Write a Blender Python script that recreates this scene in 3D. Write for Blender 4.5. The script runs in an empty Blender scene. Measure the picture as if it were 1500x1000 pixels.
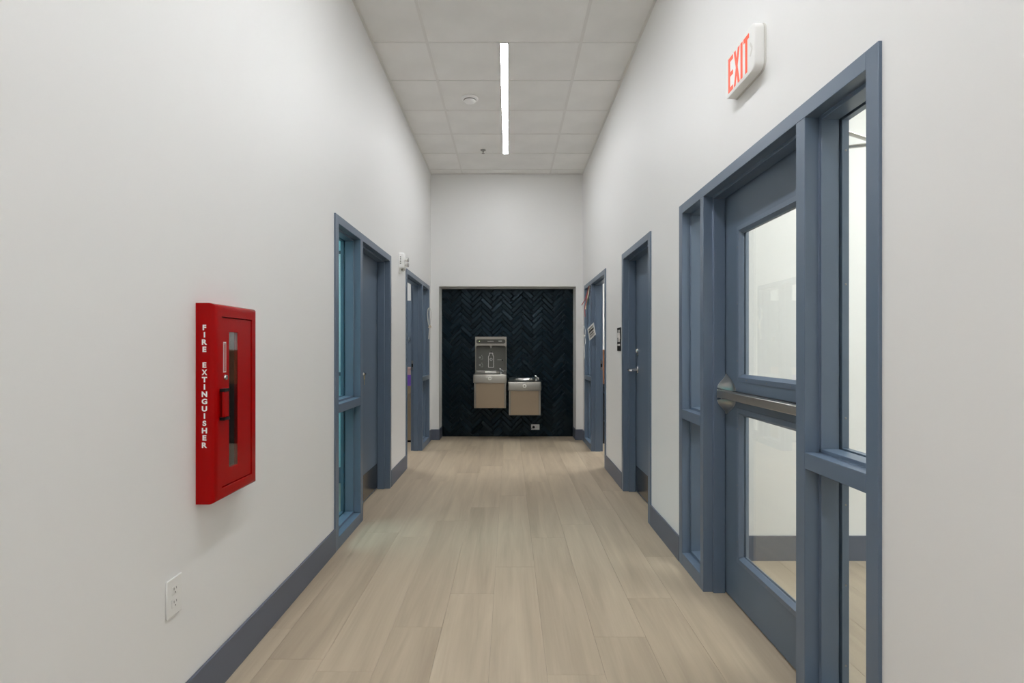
import bpy, bmesh, math, random
from mathutils import Vector, Matrix
random.seed(7)
S = bpy.context.scene
C = S.collection
PI = math.pi

# ------------------------------------------------------------------ camera, world, exposure
F, CX, CY, EYE = 788.0, 746.0, 510.0, 1.277          # focal length and vanishing point in the 1500x1000 frame
cam = bpy.data.cameras.new('camera'); cam_o = bpy.data.objects.new('camera', cam); C.objects.link(cam_o)
cam.sensor_width = 36; cam.lens = F / 1500 * 36
cam.shift_x = (750 - CX) / 1500; cam.shift_y = (CY - 500) / 1500
cam.clip_start = 0.02
cam_o.location = (0, 0, EYE); cam_o.rotation_euler = (PI / 2, 0, 0)
S.camera = cam_o
w = bpy.data.worlds.new('world'); S.world = w; w.use_nodes = True
w.node_tree.nodes['Background'].inputs[0].default_value = (.8, .85, .9, 1)
w.node_tree.nodes['Background'].inputs[1].default_value = 0.15
S.view_settings.view_transform = 'Standard'; S.view_settings.look = 'None'
S.view_settings.gamma = 1; S.view_settings.use_curve_mapping = False
S.view_settings.exposure = 0.0
LAMPS = (56.0, 75.0, 90.0)   # linear ceiling lamps of the corridor: far one in view, then the two nearer ones
ADDED_ROOM_LIGHT = {'a': 13, 'b': 10, 'e': 16, 'f': 15.5}
S.cycles.max_bounces = 12; S.cycles.diffuse_bounces = 8; S.cycles.glossy_bounces = 5
S.cycles.transparent_max_bounces = 16
S.cycles.sample_clamp_indirect = 6

WL, WR = 1.096, 1.027        # corridor half widths (left, right)
CEIL = 3.707
YB, YT, Y0 = 7.51, 7.805, -3.6
DW = 0.13                    # wall thickness

# ------------------------------------------------------------------ materials
def mat(name, col, rough=.5, metal=0, spec=.5, coat=0, emis=None, estr=0):
    m = bpy.data.materials.new(name); m.use_nodes = True
    b = m.node_tree.nodes['Principled BSDF']
    b.inputs['Base Color'].default_value = (*col, 1)
    b.inputs['Roughness'].default_value = rough
    b.inputs['Metallic'].default_value = metal
    b.inputs['Specular IOR Level'].default_value = spec
    if coat:
        b.inputs['Coat Weight'].default_value = coat; b.inputs['Coat Roughness'].default_value = .08
    if emis:
        b.inputs['Emission Color'].default_value = (*emis, 1); b.inputs['Emission Strength'].default_value = estr
    return m
def nd(m, t, **k):
    n = m.node_tree.nodes.new(t)
    for a, v in k.items(): setattr(n, a, v)
    return n
def lk(m, a, b): m.node_tree.links.new(a, b)
def bsdf(m): return m.node_tree.nodes['Principled BSDF']
def add_bump(m, scale, strength, dist=.002, stretch=(1, 1, 1), detail=3):
    tc = nd(m, 'ShaderNodeTexCoord'); mp = nd(m, 'ShaderNodeMapping'); mp.inputs['Scale'].default_value = stretch
    n = nd(m, 'ShaderNodeTexNoise'); n.inputs['Scale'].default_value = scale; n.inputs['Detail'].default_value = detail
    b = nd(m, 'ShaderNodeBump'); b.inputs['Strength'].default_value = strength; b.inputs['Distance'].default_value = dist
    lk(m, tc.outputs['Object'], mp.inputs[0]); lk(m, mp.outputs[0], n.inputs['Vector'])
    lk(m, n.outputs[0], b.inputs['Height']); lk(m, b.outputs[0], bsdf(m).inputs['Normal'])
    return n
def vary(m, col, amt, scale=3, stretch=(1, 1, 1), perobj=0.0):
    """colour times a soft noise (and a per-object tone)"""
    tc = nd(m, 'ShaderNodeTexCoord'); mp = nd(m, 'ShaderNodeMapping'); mp.inputs['Scale'].default_value = stretch
    n = nd(m, 'ShaderNodeTexNoise'); n.inputs['Scale'].default_value = scale; n.inputs['Detail'].default_value = 4
    lk(m, tc.outputs['Object'], mp.inputs[0]); lk(m, mp.outputs[0], n.inputs['Vector'])
    mr = nd(m, 'ShaderNodeMapRange'); mr.inputs[3].default_value = 1 - amt; mr.inputs[4].default_value = 1 + amt
    mr.inputs[1].default_value = .25; mr.inputs[2].default_value = .75
    lk(m, n.outputs[0], mr.inputs[0])
    fac = mr.outputs[0]
    if perobj:
        oi = nd(m, 'ShaderNodeObjectInfo')
        mr2 = nd(m, 'ShaderNodeMapRange'); mr2.inputs[3].default_value = 1 - perobj; mr2.inputs[4].default_value = 1 + perobj
        lk(m, oi.outputs['Random'], mr2.inputs[0])
        mu = nd(m, 'ShaderNodeMath', operation='MULTIPLY'); lk(m, fac, mu.inputs[0]); lk(m, mr2.outputs[0], mu.inputs[1])
        fac = mu.outputs[0]
    vm = nd(m, 'ShaderNodeVectorMath', operation='SCALE'); vm.inputs[0].default_value = col
    lk(m, fac, vm.inputs['Scale']); lk(m, vm.outputs[0], bsdf(m).inputs['Base Color'])

M = {}
M['wall'] = mat('wall_paint', (.80, .80, .79), .5, spec=.35); add_bump(M['wall'], 160, .06, .001)
M['ceil'] = mat('ceiling_tile', (.86, .855, .84), .9, spec=.1); vary(M['ceil'], (.86, .855, .84), .05, 2.5, perobj=.015)
add_bump(M['ceil'], 260, .35, .002)
M['grid'] = mat('grid_bar_white', (.78, .77, .75), .6)
M['blue'] = mat('blue_frame_paint', (.104, .147, .210), .36, spec=.68); add_bump(M['blue'], 220, .05, .001)
M['door'] = mat('blue_door_paint', (.105, .145, .20), .42, spec=.5); add_bump(M['door'], 90, .05, .001)
M['base'] = mat('grey_blue_baseboard', (.105, .122, .165), .45)
M['room_wall'] = mat('room_wall_paint', (.82, .83, .83), .6, spec=.3)
M['teal_wall'] = mat('pale_teal_wall_paint', (.50, .72, .74), .6, spec=.3)
M['red'] = mat('red_enamel', (.345, .0005, .001), .26, spec=.14)
M['steel'] = mat('brushed_steel', (.58, .57, .54), .3, metal=1); add_bump(M['steel'], 60, .08, .001, (1, 1, 30))
M['fsteel'] = mat('satin_fountain_steel', (.33, .315, .28), .34, metal=1); add_bump(M['fsteel'], 60, .06, .001, (1, 1, 30))
M['kick'] = mat('kick_plate_steel', (.20, .195, .185), .22, metal=1)
M['bar'] = mat('bar_steel', (.52, .505, .475), .28, metal=1); add_bump(M['bar'], 40, .06, .001, (1, 1, 25))
M['rim'] = mat('bright_steel_rim', (.80, .79, .76), .38, metal=.6)
M['steel_d'] = mat('satin_steel_dark', (.30, .29, .275), .32, metal=1)
M['chrome'] = mat('chrome', (.75, .75, .74), .12, metal=1)
M['tan_steel'] = mat('warm_steel_panel', (.33, .262, .19), .42, metal=.7)  # brown base puts the warm floor reflection into the steel's colour
M['grey_pl'] = mat('grey_plastic', (.105, .105, .09), .5)
M['dk_pl'] = mat('dark_grey_plastic', (.055, .055, .045), .35)
M['black'] = mat('black_plastic', (.006, .006, .007), .45, spec=.2)
M['white'] = mat('white_plastic', (.78, .78, .76), .4)
M['det'] = mat('detector_white', (.93, .93, .92), .35)
M['iv'] = mat('offwhite_plastic', (.70, .69, .65), .45)
M['ink_w'] = mat('white_ink', (.86, .83, .81), .5)
M['line'] = mat('pale_line', (.42, .42, .40), .5)
M['dark'] = mat('dark_gap', (.01, .012, .015), .7)
M['slot'] = mat('dark_slot', (.05, .045, .04), .6)
M['ink_r'] = mat('red_ink', (.45, .03, .04), .5)
M['alu'] = mat('aluminium_edge', (.55, .56, .56), .3, metal=.8)
M['grout'] = mat('dark_grout', (.003, .005, .007), .8)
M['tile'] = mat('navy_glazed_tile', (.004, .008, .013), .22, spec=.32)
bsdf(M['tile']).inputs['Specular Tint'].default_value = (.62, .84, 1, 1)
vary(M['tile'], (.0022, .0068, .0105), .30, 5, perobj=.35); add_bump(M['tile'], 14, .35, .006)
for i_, v_ in enumerate(LAMPS): M['lamp%d' % i_] = mat('lamp_diffuser', (.9, .9, .9), .5, emis=(.985, 1.0, 1.03), estr=v_)
M['exit'] = mat('exit_letter_glow', (.50, .045, .02), .5, emis=(1, .13, .045), estr=.48)
M['sign_w'] = mat('exit_face_white', (.82, .82, .80), .35)
M['purple'] = mat('purple_card', (.16, .07, .42), .6)
M['pink'] = mat('dusty_pink_card', (.45, .32, .30), .6)
M['tan'] = mat('tan_laminate', (.28, .22, .15), .5)
M['wood'] = mat('brown_wood', (.32, .14, .07), .5)
M['cream'] = mat('cream_ribbon', (.62, .52, .40), .6)
M['rib_r'] = mat('red_ribbon', (.30, .02, .03), .5)
M['rib_w'] = mat('white_ribbon', (.62, .62, .60), .6)
M['green'] = mat('dark_green_leaf', (.02, .05, .03), .6)
M['char'] = mat('charcoal_enamel', (.02, .02, .022), .3)
M['brass'] = mat('brass', (.55, .42, .2), .3, metal=1)
M['tub'] = mat('grey_cabinet_liner', (.35, .35, .34), .5)

# plank floor: stretched grain, per-plank tone
def plank_mat(name, c1, c2):
    m = mat(name, c1, .42, spec=.4)
    tc = nd(m, 'ShaderNodeTexCoord'); oi = nd(m, 'ShaderNodeObjectInfo')
    mp = nd(m, 'ShaderNodeMapping'); mp.inputs['Scale'].default_value = (13, .9, 1)
    ad = nd(m, 'ShaderNodeVectorMath', operation='SCALE'); ad.inputs[0].default_value = (37, 91, 53)
    lk(m, oi.outputs['Random'], ad.inputs['Scale']); lk(m, ad.outputs[0], mp.inputs['Location'])
    lk(m, tc.outputs['Object'], mp.inputs[0])
    n = nd(m, 'ShaderNodeTexNoise'); n.inputs['Scale'].default_value = 1.0; n.inputs['Detail'].default_value = 5; n.inputs['Distortion'].default_value = .6
    lk(m, mp.outputs[0], n.inputs['Vector'])
    mp2 = nd(m, 'ShaderNodeMapping'); mp2.inputs['Scale'].default_value = (110, 4, 1); lk(m, tc.outputs['Object'], mp2.inputs[0]); lk(m, ad.outputs[0], mp2.inputs['Location'])
    n2 = nd(m, 'ShaderNodeTexNoise'); n2.inputs['Scale'].default_value = 1; n2.inputs['Detail'].default_value = 3; lk(m, mp2.outputs[0], n2.inputs['Vector'])
    a = nd(m, 'ShaderNodeMath', operation='MULTIPLY'); a.inputs[1].default_value = .16; lk(m, n2.outputs[0], a.inputs[0])
    b = nd(m, 'ShaderNodeMath', operation='MULTIPLY_ADD'); b.inputs[1].default_value = .75; lk(m, n.outputs[0], b.inputs[0]); lk(m, a.outputs[0], b.inputs[2])
    c = nd(m, 'ShaderNodeMath', operation='MULTIPLY_ADD'); c.inputs[1].default_value = .17; lk(m, oi.outputs['Random'], c.inputs[0]); lk(m, b.outputs[0], c.inputs[2])
    r = nd(m, 'ShaderNodeValToRGB'); r.color_ramp.elements[0].position = .33; r.color_ramp.elements[0].color = (*c1, 1)
    r.color_ramp.elements[1].position = .76; r.color_ramp.elements[1].color = (*c2, 1)
    lk(m, c.outputs[0], r.inputs[0]); lk(m, r.outputs[0], bsdf(m).inputs['Base Color'])
    bp = nd(m, 'ShaderNodeBump'); bp.inputs['Strength'].default_value = .06; bp.inputs['Distance'].default_value = .001
    lk(m, n2.outputs[0], bp.inputs['Height']); lk(m, bp.outputs[0], bsdf(m).inputs['Normal'])
    return m
M['plank'] = plank_mat('pale_oak_plank', (.365, .295, .215), (.525, .44, .325))
M['plank_room'] = plank_mat('pale_oak_plank_side_room', (.37, .30, .22), (.50, .42, .32))

def glass_mat(name, tint, refl=1.0):
    m = bpy.data.materials.new(name); m.use_nodes = True
    nt = m.node_tree; nt.nodes.clear()
    out = nd(m, 'ShaderNodeOutputMaterial'); mix = nd(m, 'ShaderNodeMixShader')
    tr = nd(m, 'ShaderNodeBsdfTransparent'); tr.inputs[0].default_value = (*tint, 1)
    gl = nd(m, 'ShaderNodeBsdfGlossy'); gl.inputs['Roughness'].default_value = 0.01; gl.inputs[0].default_value = (refl, refl, refl, 1)
    fr = nd(m, 'ShaderNodeFresnel'); fr.inputs[0].default_value = 1.45
    geo = nd(m, 'ShaderNodeNewGeometry')
    # the back face of a pane must see the same index ratio as its front
    mul = nd(m, 'ShaderNodeMath', operation='MULTIPLY_ADD'); mul.inputs[1].default_value = 1 / 1.45 - 1.45; mul.inputs[2].default_value = 1.45
    lk(m, geo.outputs['Backfacing'], mul.inputs[0])
    lk(m, fr.outputs[0], mix.inputs[0]); lk(m, tr.outputs[0], mix.inputs[1]); lk(m, gl.outputs[0], mix.inputs[2])
    lk(m, mix.outputs[0], out.inputs[0])
    lk(m, mul.outputs[0], fr.inputs[0])
    return m
M['glass'] = glass_mat('clear_glass', (.965, .985, .975))
M['glass_t'] = glass_mat('teal_tinted_glass', (.80, .93, .95), .7)
M['glass_d'] = glass_mat('cabinet_glass', (.8, .8, .8))

# ------------------------------------------------------------------ mesh helpers
class MB:
    def __init__(s): s.v = []; s.f = []
    def box(s, x0, x1, y0, y1, z0, z1):
        if x0 > x1: x0, x1 = x1, x0
        if y0 > y1: y0, y1 = y1, y0
        if z0 > z1: z0, z1 = z1, z0
        i = len(s.v)
        s.v += [(x0, y0, z0), (x1, y0, z0), (x1, y1, z0), (x0, y1, z0), (x0, y0, z1), (x1, y0, z1), (x1, y1, z1), (x0, y1, z1)]
        s.f += [(i, i+3, i+2, i+1), (i+4, i+5, i+6, i+7), (i, i+1, i+5, i+4), (i+1, i+2, i+6, i+5), (i+2, i+3, i+7, i+6), (i+3, i, i+4, i+7)]
        return s
    def prism(s, pts, fn, a, b):
        """polygon pts (p,q) swept from a to b; fn(p,q,t) -> xyz"""
        n = len(pts); i = len(s.v)
        s.v += [fn(p, q, a) for p, q in pts] + [fn(p, q, b) for p, q in pts]
        s.f.append(tuple(range(i + n - 1, i - 1, -1))); s.f.append(tuple(range(i + n, i + 2 * n)))
        for k in range(n):
            l = (k + 1) % n
            s.f.append((i + k, i + l, i + n + l, i + n + k))
        return s
    def loft(s, rings, close=True, cap=True):
        i = len(s.v); n = len(rings[0])
        for r in rings: s.v += [tuple(p) for p in r]
        for j in range(len(rings) - 1):
            for k in range(n if close else n - 1):
                l = (k + 1) % n
                s.f.append((i + j*n + k, i + j*n + l, i + (j+1)*n + l, i + (j+1)*n + k))
        if cap:
            s.f.append(tuple(range(i + n - 1, i - 1, -1)))
            e = i + (len(rings) - 1) * n; s.f.append(tuple(range(e, e + n)))
        return s
    def lathe(s, prof, c, axis='z', n=24, flip=1):
        """prof: list of (r, h) along the axis from point c"""
        rings = []
        for r, h in prof:
            ring = []
            for k in range(n):
                a = 2 * PI * k / n; u, v = max(r, 1e-5) * math.cos(a), max(r, 1e-5) * math.sin(a)
                h2 = h * flip
                ring.append({'z': (c[0]+u, c[1]+v, c[2]+h2), 'x': (c[0]+h2, c[1]+u, c[2]+v), 'y': (c[0]+u, c[1]+h2, c[2]+v)}[axis])
            rings.append(ring)
        return s.loft(rings)
    def tube(s, path, r, n=8, ry=None):
        path = [Vector(p) for p in path]; rings = []
        up = None
        for k, p in enumerate(path):
            t = (path[min(k+1, len(path)-1)] - path[max(k-1, 0)]).normalized()
            if up is None:
                up = Vector((0, 0, 1)) if abs(t.z) < .9 else Vector((1, 0, 0))
            a = t.cross(up).normalized(); b = a.cross(t).normalized(); up = b
            rr = r[k] if isinstance(r, (list, tuple)) else r
            rb = ry if ry else rr
            rings.append([p + a * rr * math.cos(2*PI*q/n) + b * rb * math.sin(2*PI*q/n) for q in range(n)])
        return s.loft(rings)
    def tri(s): return s

def finish(me, smooth):
    bm = bmesh.new(); bm.from_mesh(me)
    bmesh.ops.recalc_face_normals(bm, faces=bm.faces)
    bm.to_mesh(me); bm.free()
    if smooth:
        for p in me.polygons: p.use_smooth = True
        me.set_sharp_from_angle(angle=math.radians(35))

def loc_of(o):
    l = Vector((0, 0, 0))
    while o is not None: l += o.location; o = o.parent
    return l

def obj(name, mb, m, parent=None, bevel=0, smooth=False, seg=2, origin=None):
    """ONE mesh object from world-space geometry"""
    me = bpy.data.meshes.new(name)
    if origin is None:
        xs = [v[0] for v in mb.v]; ys = [v[1] for v in mb.v]; zs = [v[2] for v in mb.v]
        origin = Vector(((min(xs)+max(xs))/2, (min(ys)+max(ys))/2, min(zs)))
    origin = Vector(origin)
    me.from_pydata([tuple(Vector(v) - origin) for v in mb.v], [], mb.f)
    finish(me, smooth)
    o = bpy.data.objects.new(name, me); C.objects.link(o)
    me.materials.append(M[m] if isinstance(m, str) else m)
    o.location = origin - (loc_of(parent) if parent else Vector((0, 0, 0)))
    o.parent = parent
    if bevel:
        b = o.modifiers.new('edge', 'BEVEL'); b.width = bevel; b.segments = seg; b.limit_method = 'ANGLE'; b.angle_limit = math.radians(40)
        if seg > 1:
            for p in me.polygons: p.use_smooth = True
            me.set_sharp_from_angle(angle=math.radians(80))
            b.harden_normals = False
    return o

def tag(o, label, cat, group=None, kind=None):
    o['label'] = label; o['category'] = cat
    if group: o['group'] = group
    if kind: o['kind'] = kind
    return o
def empty(name, loc, label, cat, group=None, kind=None):
    o = bpy.data.objects.new(name, None); C.objects.link(o); o.location = loc; o.empty_display_size = .1
    return tag(o, label, cat, group, kind)
def box(name, m, parent, *a, bevel=0, seg=2): return obj(name, MB().box(*a), m, parent, bevel, seg=seg)
def at(px, py, Y): return ((px - CX) * Y / F, Y, EYE - (py - CY) * Y / F)

def text_mesh(body, height, spacing=1.0, bold=.0):
    cu = bpy.data.curves.new('lettering', 'FONT'); cu.body = body; cu.size = 1; cu.offset = bold; cu.space_character = spacing
    cu.align_x = 'CENTER'
    o = bpy.data.objects.new('lettering', cu); C.objects.link(o)
    dg = bpy.context.evaluated_depsgraph_get(); me = bpy.data.meshes.new_from_object(o.evaluated_get(dg))
    C.objects.unlink(o); bpy.data.objects.remove(o)
    ys = [v.co.y for v in me.vertices]; sc = height / max(max(ys) - min(ys), 1e-4)
    xs = [v.co.x for v in me.vertices]; mx = (min(xs) + max(xs)) / 2
    V = [((v.co.x - mx) * sc, (v.co.y - min(ys)) * sc) for v in me.vertices]
    Fc = [tuple(p.vertices) for p in me.polygons]
    bpy.data.meshes.remove(me)
    return V, Fc

# ------------------------------------------------------------------ walls with holes
def wall_grid(a_rng, z_rng, holes, fn, d0, d1):
    """wall along a (and z) with rectangular holes; fn(a, d, z) -> xyz, thickness d0..d1"""
    A = sorted({*a_rng, *[h[0] for h in holes], *[h[1] for h in holes]}); Z = sorted({*z_rng, *[h[2] for h in holes], *[h[3] for h in holes]})
    A = [a for a in A if a_rng[0] <= a <= a_rng[1]]; Z = [z for z in Z if z_rng[0] <= z <= z_rng[1]]
    def solid(i, j):
        if i < 0 or j < 0 or i >= len(A) - 1 or j >= len(Z) - 1: return False
        a, z = (A[i] + A[i+1]) / 2, (Z[j] + Z[j+1]) / 2
        return not any(h[0] < a < h[1] and h[2] < z < h[3] for h in holes)
    mb = MB(); idx = {}
    def vid(i, j, d):
        k = (i, j, d)
        if k not in idx: idx[k] = len(mb.v); mb.v.append(fn(A[i], d, Z[j]))
        return idx[k]
    for i in range(len(A) - 1):
        for j in range(len(Z) - 1):
            if not solid(i, j): continue
            for d in (d0, d1): mb.f.append((vid(i, j, d), vid(i+1, j, d), vid(i+1, j+1, d), vid(i, j+1, d)))
            for (di, dj, e) in ((-1, 0, ((i, j), (i, j+1))), (1, 0, ((i+1, j), (i+1, j+1))), (0, -1, ((i, j), (i+1, j))), (0, 1, ((i, j+1), (i+1, j+1)))):
                if not solid(i + di, j + dj):
                    (p, q) = e; mb.f.append((vid(*p, d0), vid(*q, d0), vid(*q, d1), vid(*p, d1)))
    return mb

FT = 2.125                       # top of the door frames
FA = (3.365, 4.955); FB = (5.685, 7.345)                    # left frames (near, far)
FF = (1.482, 3.224); FD = (3.885, 4.870); FE = (5.700, 7.305)   # right frames
CAB = (1.880, 2.195, .731, 1.436)                            # fire cabinet on the left wall: y0, y1, z0, z1
lfn = lambda a, d, z: (-(WL + d), a, z)
rfn = lambda a, d, z: (WR + d, a, z)
o = obj('wall_left', wall_grid((Y0, YB), (0, CEIL + .05), [(*FA, 0, FT), (*FB, 0, FT), (CAB[0]+.04, CAB[1]-.04, CAB[2]+.045, CAB[3]-.045)], lfn, 0, DW), 'wall')
tag(o, 'white painted corridor wall holding the red cabinet', 'wall', kind='structure')
o = obj('wall_right', wall_grid((Y0, YB), (0, CEIL + .05), [(*FF, 0, FT), (*FD, 0, FT), (*FE, 0, FT)], rfn, 0, DW), 'wall')
tag(o, 'white painted corridor wall under the exit sign', 'wall', kind='structure')
RX0, RX1, RZ = -.982, .931, 2.141                            # tiled recess opening
o = obj('wall_back', wall_grid((-WL - DW, WR + DW), (0, CEIL + .05), [(RX0, RX1, 0, RZ)], lambda a, d, z: (a, YB + d, z), 0, YT - YB), 'wall')
tag(o, 'white end wall framing the dark tiled recess', 'wall', kind='structure')
o = box('wall_front', 'wall', None, -WL - DW, WR + DW, Y0 - .1, Y0, 0, CEIL + .05); tag(o, 'white wall closing the corridor behind the viewer', 'wall', kind='structure')

# ------------------------------------------------------------------ floor of planks
M['floor_base'] = mat('floor_base', (.20, .16, .12), .7)
fl = box('floor', 'floor_base', None, -WL - DW, WR + DW, Y0 - .1, YT + .1, -.06, -.004)
tag(fl, 'pale oak plank corridor floor', 'floor', kind='structure')
def plank_row(parent, m, xa, xb, ys, name='plank'):
    for y0, y1 in zip(ys[:-1], ys[1:]):
        if y1 - y0 < .02: continue
        g = .0003
        mb = MB().box(xa + g, xb - g, y0 + g, y1 - g, -.0038, 0)
        obj(name, mb, m, parent, bevel=.0006, seg=1)
edges = [-WL - DW] + [-.536 + .228 * k for k in range(-2, 7)] + [WR + DW]
known = {-.536: 2.466, -.308: 2.80, .148: 2.105, -.764: 2.127, -.08: 3.144, .376: 3.9, .604: 2.75, .832: 3.3}
for a, b in zip(edges[:-1], edges[1:]):
    ph = next((v for k, v in known.items() if abs(k - a) < .01), random.uniform(2, 3.4))
    ys = [ph + 1.52 * k for k in range(-5, 6)]
    ys = [Y0] + [y for y in ys if Y0 + .05 < y < YT - .05] + [YT]
    # planks run under walls only as far as the wall faces
    plank_row(fl, 'plank', a, b, ys)

# ------------------------------------------------------------------ ceiling: tiles in a T-bar grid
ce = box('ceiling', 'dark', None, -WL - DW, WR + DW, Y0 - .1, YB + .1, CEIL + .055, CEIL + .07)
tag(ce, 'white tiled ceiling hung in a grid', 'ceiling', kind='structure')
GX = (-.653, .570); LX = -.0430; LWD = .034
LIGHTS = [(4.278, 6.718), (.618, 3.058), (-3.042, -.602)]
ty = [6.718 + .61 * k for k in range(-18, 3)]
ty = [Y0] + [y for y in ty if Y0 + .02 < y < YB - .02] + [YB]
for y0, y1 in zip(ty[:-1], ty[1:]):
    lit = any(a - .02 < (y0 + y1) / 2 < b + .02 for a, b in LIGHTS)
    cols = [(-WL, GX[0]), (GX[0], GX[1]), (GX[1], WR)]
    if lit: cols = [(-WL, GX[0]), (GX[0], LX - LWD), (LX + LWD, GX[1]), (GX[1], WR)]
    for a, b in cols:
        obj('ceiling_tile', MB().box(a + .004, b - .004, y0 + .004, y1 - .004, CEIL + .002 + random.uniform(0, .0015), CEIL + .018), 'ceil', ce, bevel=.003, seg=1)
for x in GX: box('grid_bar', 'grid', ce, x - .012, x + .012, Y0, YB, CEIL - .001, CEIL + .003)
for y in ty[1:-1]:
    for a, b in ((-WL, GX[0] - .012), (GX[0] + .012, GX[1] - .012), (GX[1] + .012, WR)):
        if a < LX < b and any(p + .02 < y < q - .02 for p, q in LIGHTS):
            box('grid_bar', 'grid', ce, a, LX - LWD, y - .008, y + .008, CEIL - .001, CEIL + .003); a = LX + LWD
        box('grid_bar', 'grid', ce, a, b, y - .008, y + .008, CEIL - .001, CEIL + .003)
for i, (a, b, y0, y1) in enumerate(((-WL, -WL + .02, Y0, YB), (WR - .02, WR, Y0, YB), (-WL + .02, WR - .02, YB - .02, YB))):
    t = box('trim_%d' % (i + 1), 'grid', None, a, b, y0, y1, CEIL - .004, CEIL - .001)
    tag(t, ['slim wall angle edging the ceiling above the red cabinet', 'slim wall angle edging the ceiling above the exit sign', 'slim wall angle edging the ceiling over the tiled recess'][i], 'trim', kind='structure')

# linear lamps
LL = ['long slim glowing linear light set flush in the ceiling tiles', 'slim glowing ceiling light above the red cabinet and exit sign', 'slim glowing ceiling light behind the viewer']
for i_, ((a, b), lab) in enumerate(zip(LIGHTS, LL)):
    e = empty('linear_ceiling_light', (LX, (a + b) / 2, CEIL - .004), lab, 'ceiling light')
    box('lamp_diffuser', 'lamp%d' % i_, e, LX - .030, LX + .030, a + .006, b - .006, CEIL - .004, CEIL + .01)
    h = MB().box(LX - LWD, LX - .030, a, b, CEIL - .005, CEIL + .03).box(LX + .030, LX + LWD, a, b, CEIL - .005, CEIL + .03)
    h.box(LX - .03, LX + .03, a, a + .006, CEIL - .005, CEIL + .03).box(LX - .03, LX + .03, b - .006, b, CEIL - .005, CEIL + .03).box(LX - LWD, LX + LWD, a, b, CEIL + .03, CEIL + .04)
    obj('lamp_housing', h, 'white', e)

# ------------------------------------------------------------------ baseboards
BH, BT = .148, .012
def baseboard(name, segs, label):
    e = empty(name, (segs[0][0], segs[0][2], 0), label, 'baseboard', kind='structure')
    for s_ in segs: box('baseboard_strip', 'base', e, *s_, 0, BH, bevel=.003)
baseboard('baseboard_left', [(-WL, -WL + BT, Y0, FA[0]), (-WL, -WL + BT, FA[1], FB[0]), (-WL, -WL + BT, FB[1], YB - BT)], 'grey blue baseboard along the wall below the red cabinet')
baseboard('baseboard_right', [(WR - BT, WR, Y0, FF[0]), (WR - BT, WR, FF[1], FD[0]), (WR - BT, WR, FD[1], FE[0]), (WR - BT, WR, FE[1], YB - BT)], 'grey blue baseboard along the wall below the exit sign')
baseboard('baseboard_back', [(-WL, RX0, YB - BT, YB), (RX1, WR, YB - BT, YB), (RX0, RX0 + BT, YB - BT, YT), (RX1 - BT, RX1, YB - BT, YT)], 'grey blue baseboard turning the corners into the tiled recess')

# ------------------------------------------------------------------ herringbone tiles of the recess
TW, TL, TT = .057, .2085, .009
bk = box('wall_recess', 'grout', None, RX0, RX1, YT, YT + .03, 0, RZ)
tag(bk, 'recessed wall of glossy navy herringbone tiles', 'tiled wall', kind='structure')
def tile_mesh(poly):
    """bevelled tile from a convex polygon (x,z), back on y=0, face towards -y"""
    cx = sum(p[0] for p in poly) / len(poly); cz = sum(p[1] for p in poly) / len(poly)
    def inset(k): return [(x - math.copysign(min(k, abs(x - cx) * .4), x - cx), z - math.copysign(min(k, abs(z - cz) * .4), z - cz)) for x, z in poly]
    mb = MB()
    mb.loft([[(x, 0, z) for x, z in poly], [(x, -TT + .0055, z) for x, z in poly], [(x, -TT + .0018, z) for x, z in inset(.0035)], [(x, -TT, z) for x, z in inset(.009)]])
    return mb
g = .0011
full = tile_mesh([(-TL/2 + g, -TW/2 + g), (TL/2 - g, -TW/2 + g), (TL/2 - g, TW/2 - g), (-TL/2 + g, TW/2 - g)])
full_me = bpy.data.meshes.new('tile'); full_me.from_pydata(full.v, [], full.f); finish(full_me, False); full_me.materials.append(M['tile'])
def clip(poly, ax, val, sgn):
    out = []
    for k in range(len(poly)):
        p, q = poly[k], poly[(k + 1) % len(poly)]
        ip, iq = sgn * (p[ax] - val) >= 0, sgn * (q[ax] - val) >= 0
        if ip: out.append(p)
        if ip != iq:
            t = (val - p[ax]) / (q[ax] - p[ax]); out.append((p[0] + t * (q[0] - p[0]), p[1] + t * (q[1] - p[1])))
    return out
r2 = math.sqrt(2); TX0 = .062; TZ0 = .013
cand = []
for i in range(-60, 60):
    for j in range(-9, 10):
        for kind in (0, 1):
            u0, v0, du, dv = (0, 0, TL, TW) if kind == 0 else (0, TW, TW, TL)
            u0 += i * TW + j * TL; v0 += i * TW - j * TL
            pts = [(u0 + g, v0 + g), (u0 + du - g, v0 + g), (u0 + du - g, v0 + dv - g), (u0 + g, v0 + dv - g)]
            poly = [((u - v) / r2 + TX0, (u + v) / r2 + TZ0) for u, v in pts]
            cu_, cv_ = u0 + du / 2, v0 + dv / 2
            c = ((cu_ - cv_) / r2 + TX0, (cu_ + cv_) / r2 + TZ0)
            x0, x1, z0, z1 = RX0 + .006, RX1 - .006, .004, RZ - .005
            cut = poly
            for ax, val, sg in ((0, x0, 1), (0, x1, -1), (1, z0, 1), (1, z1, -1)):
                if len(cut) >= 3: cut = clip(cut, ax, val, sg)
            if len(cut) < 3: continue
            area = abs(sum(cut[k][0] * cut[(k+1) % len(cut)][1] - cut[(k+1) % len(cut)][0] * cut[k][1] for k in range(len(cut)))) / 2
            if area < 2e-4: continue
            whole = all(x0 <= p[0] <= x1 and z0 <= p[1] <= z1 for p in poly)
            hid = (-.47 < c[0] < -.06 and .47 < c[1] < 1.42) or (.0 < c[0] < .42 and .38 < c[1] < .81)
            cand.append((hid, -area, whole, kind, c, cut))
cand.sort(key=lambda t: (t[0], t[1]))
rest = MB()
YTILE = YT
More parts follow.
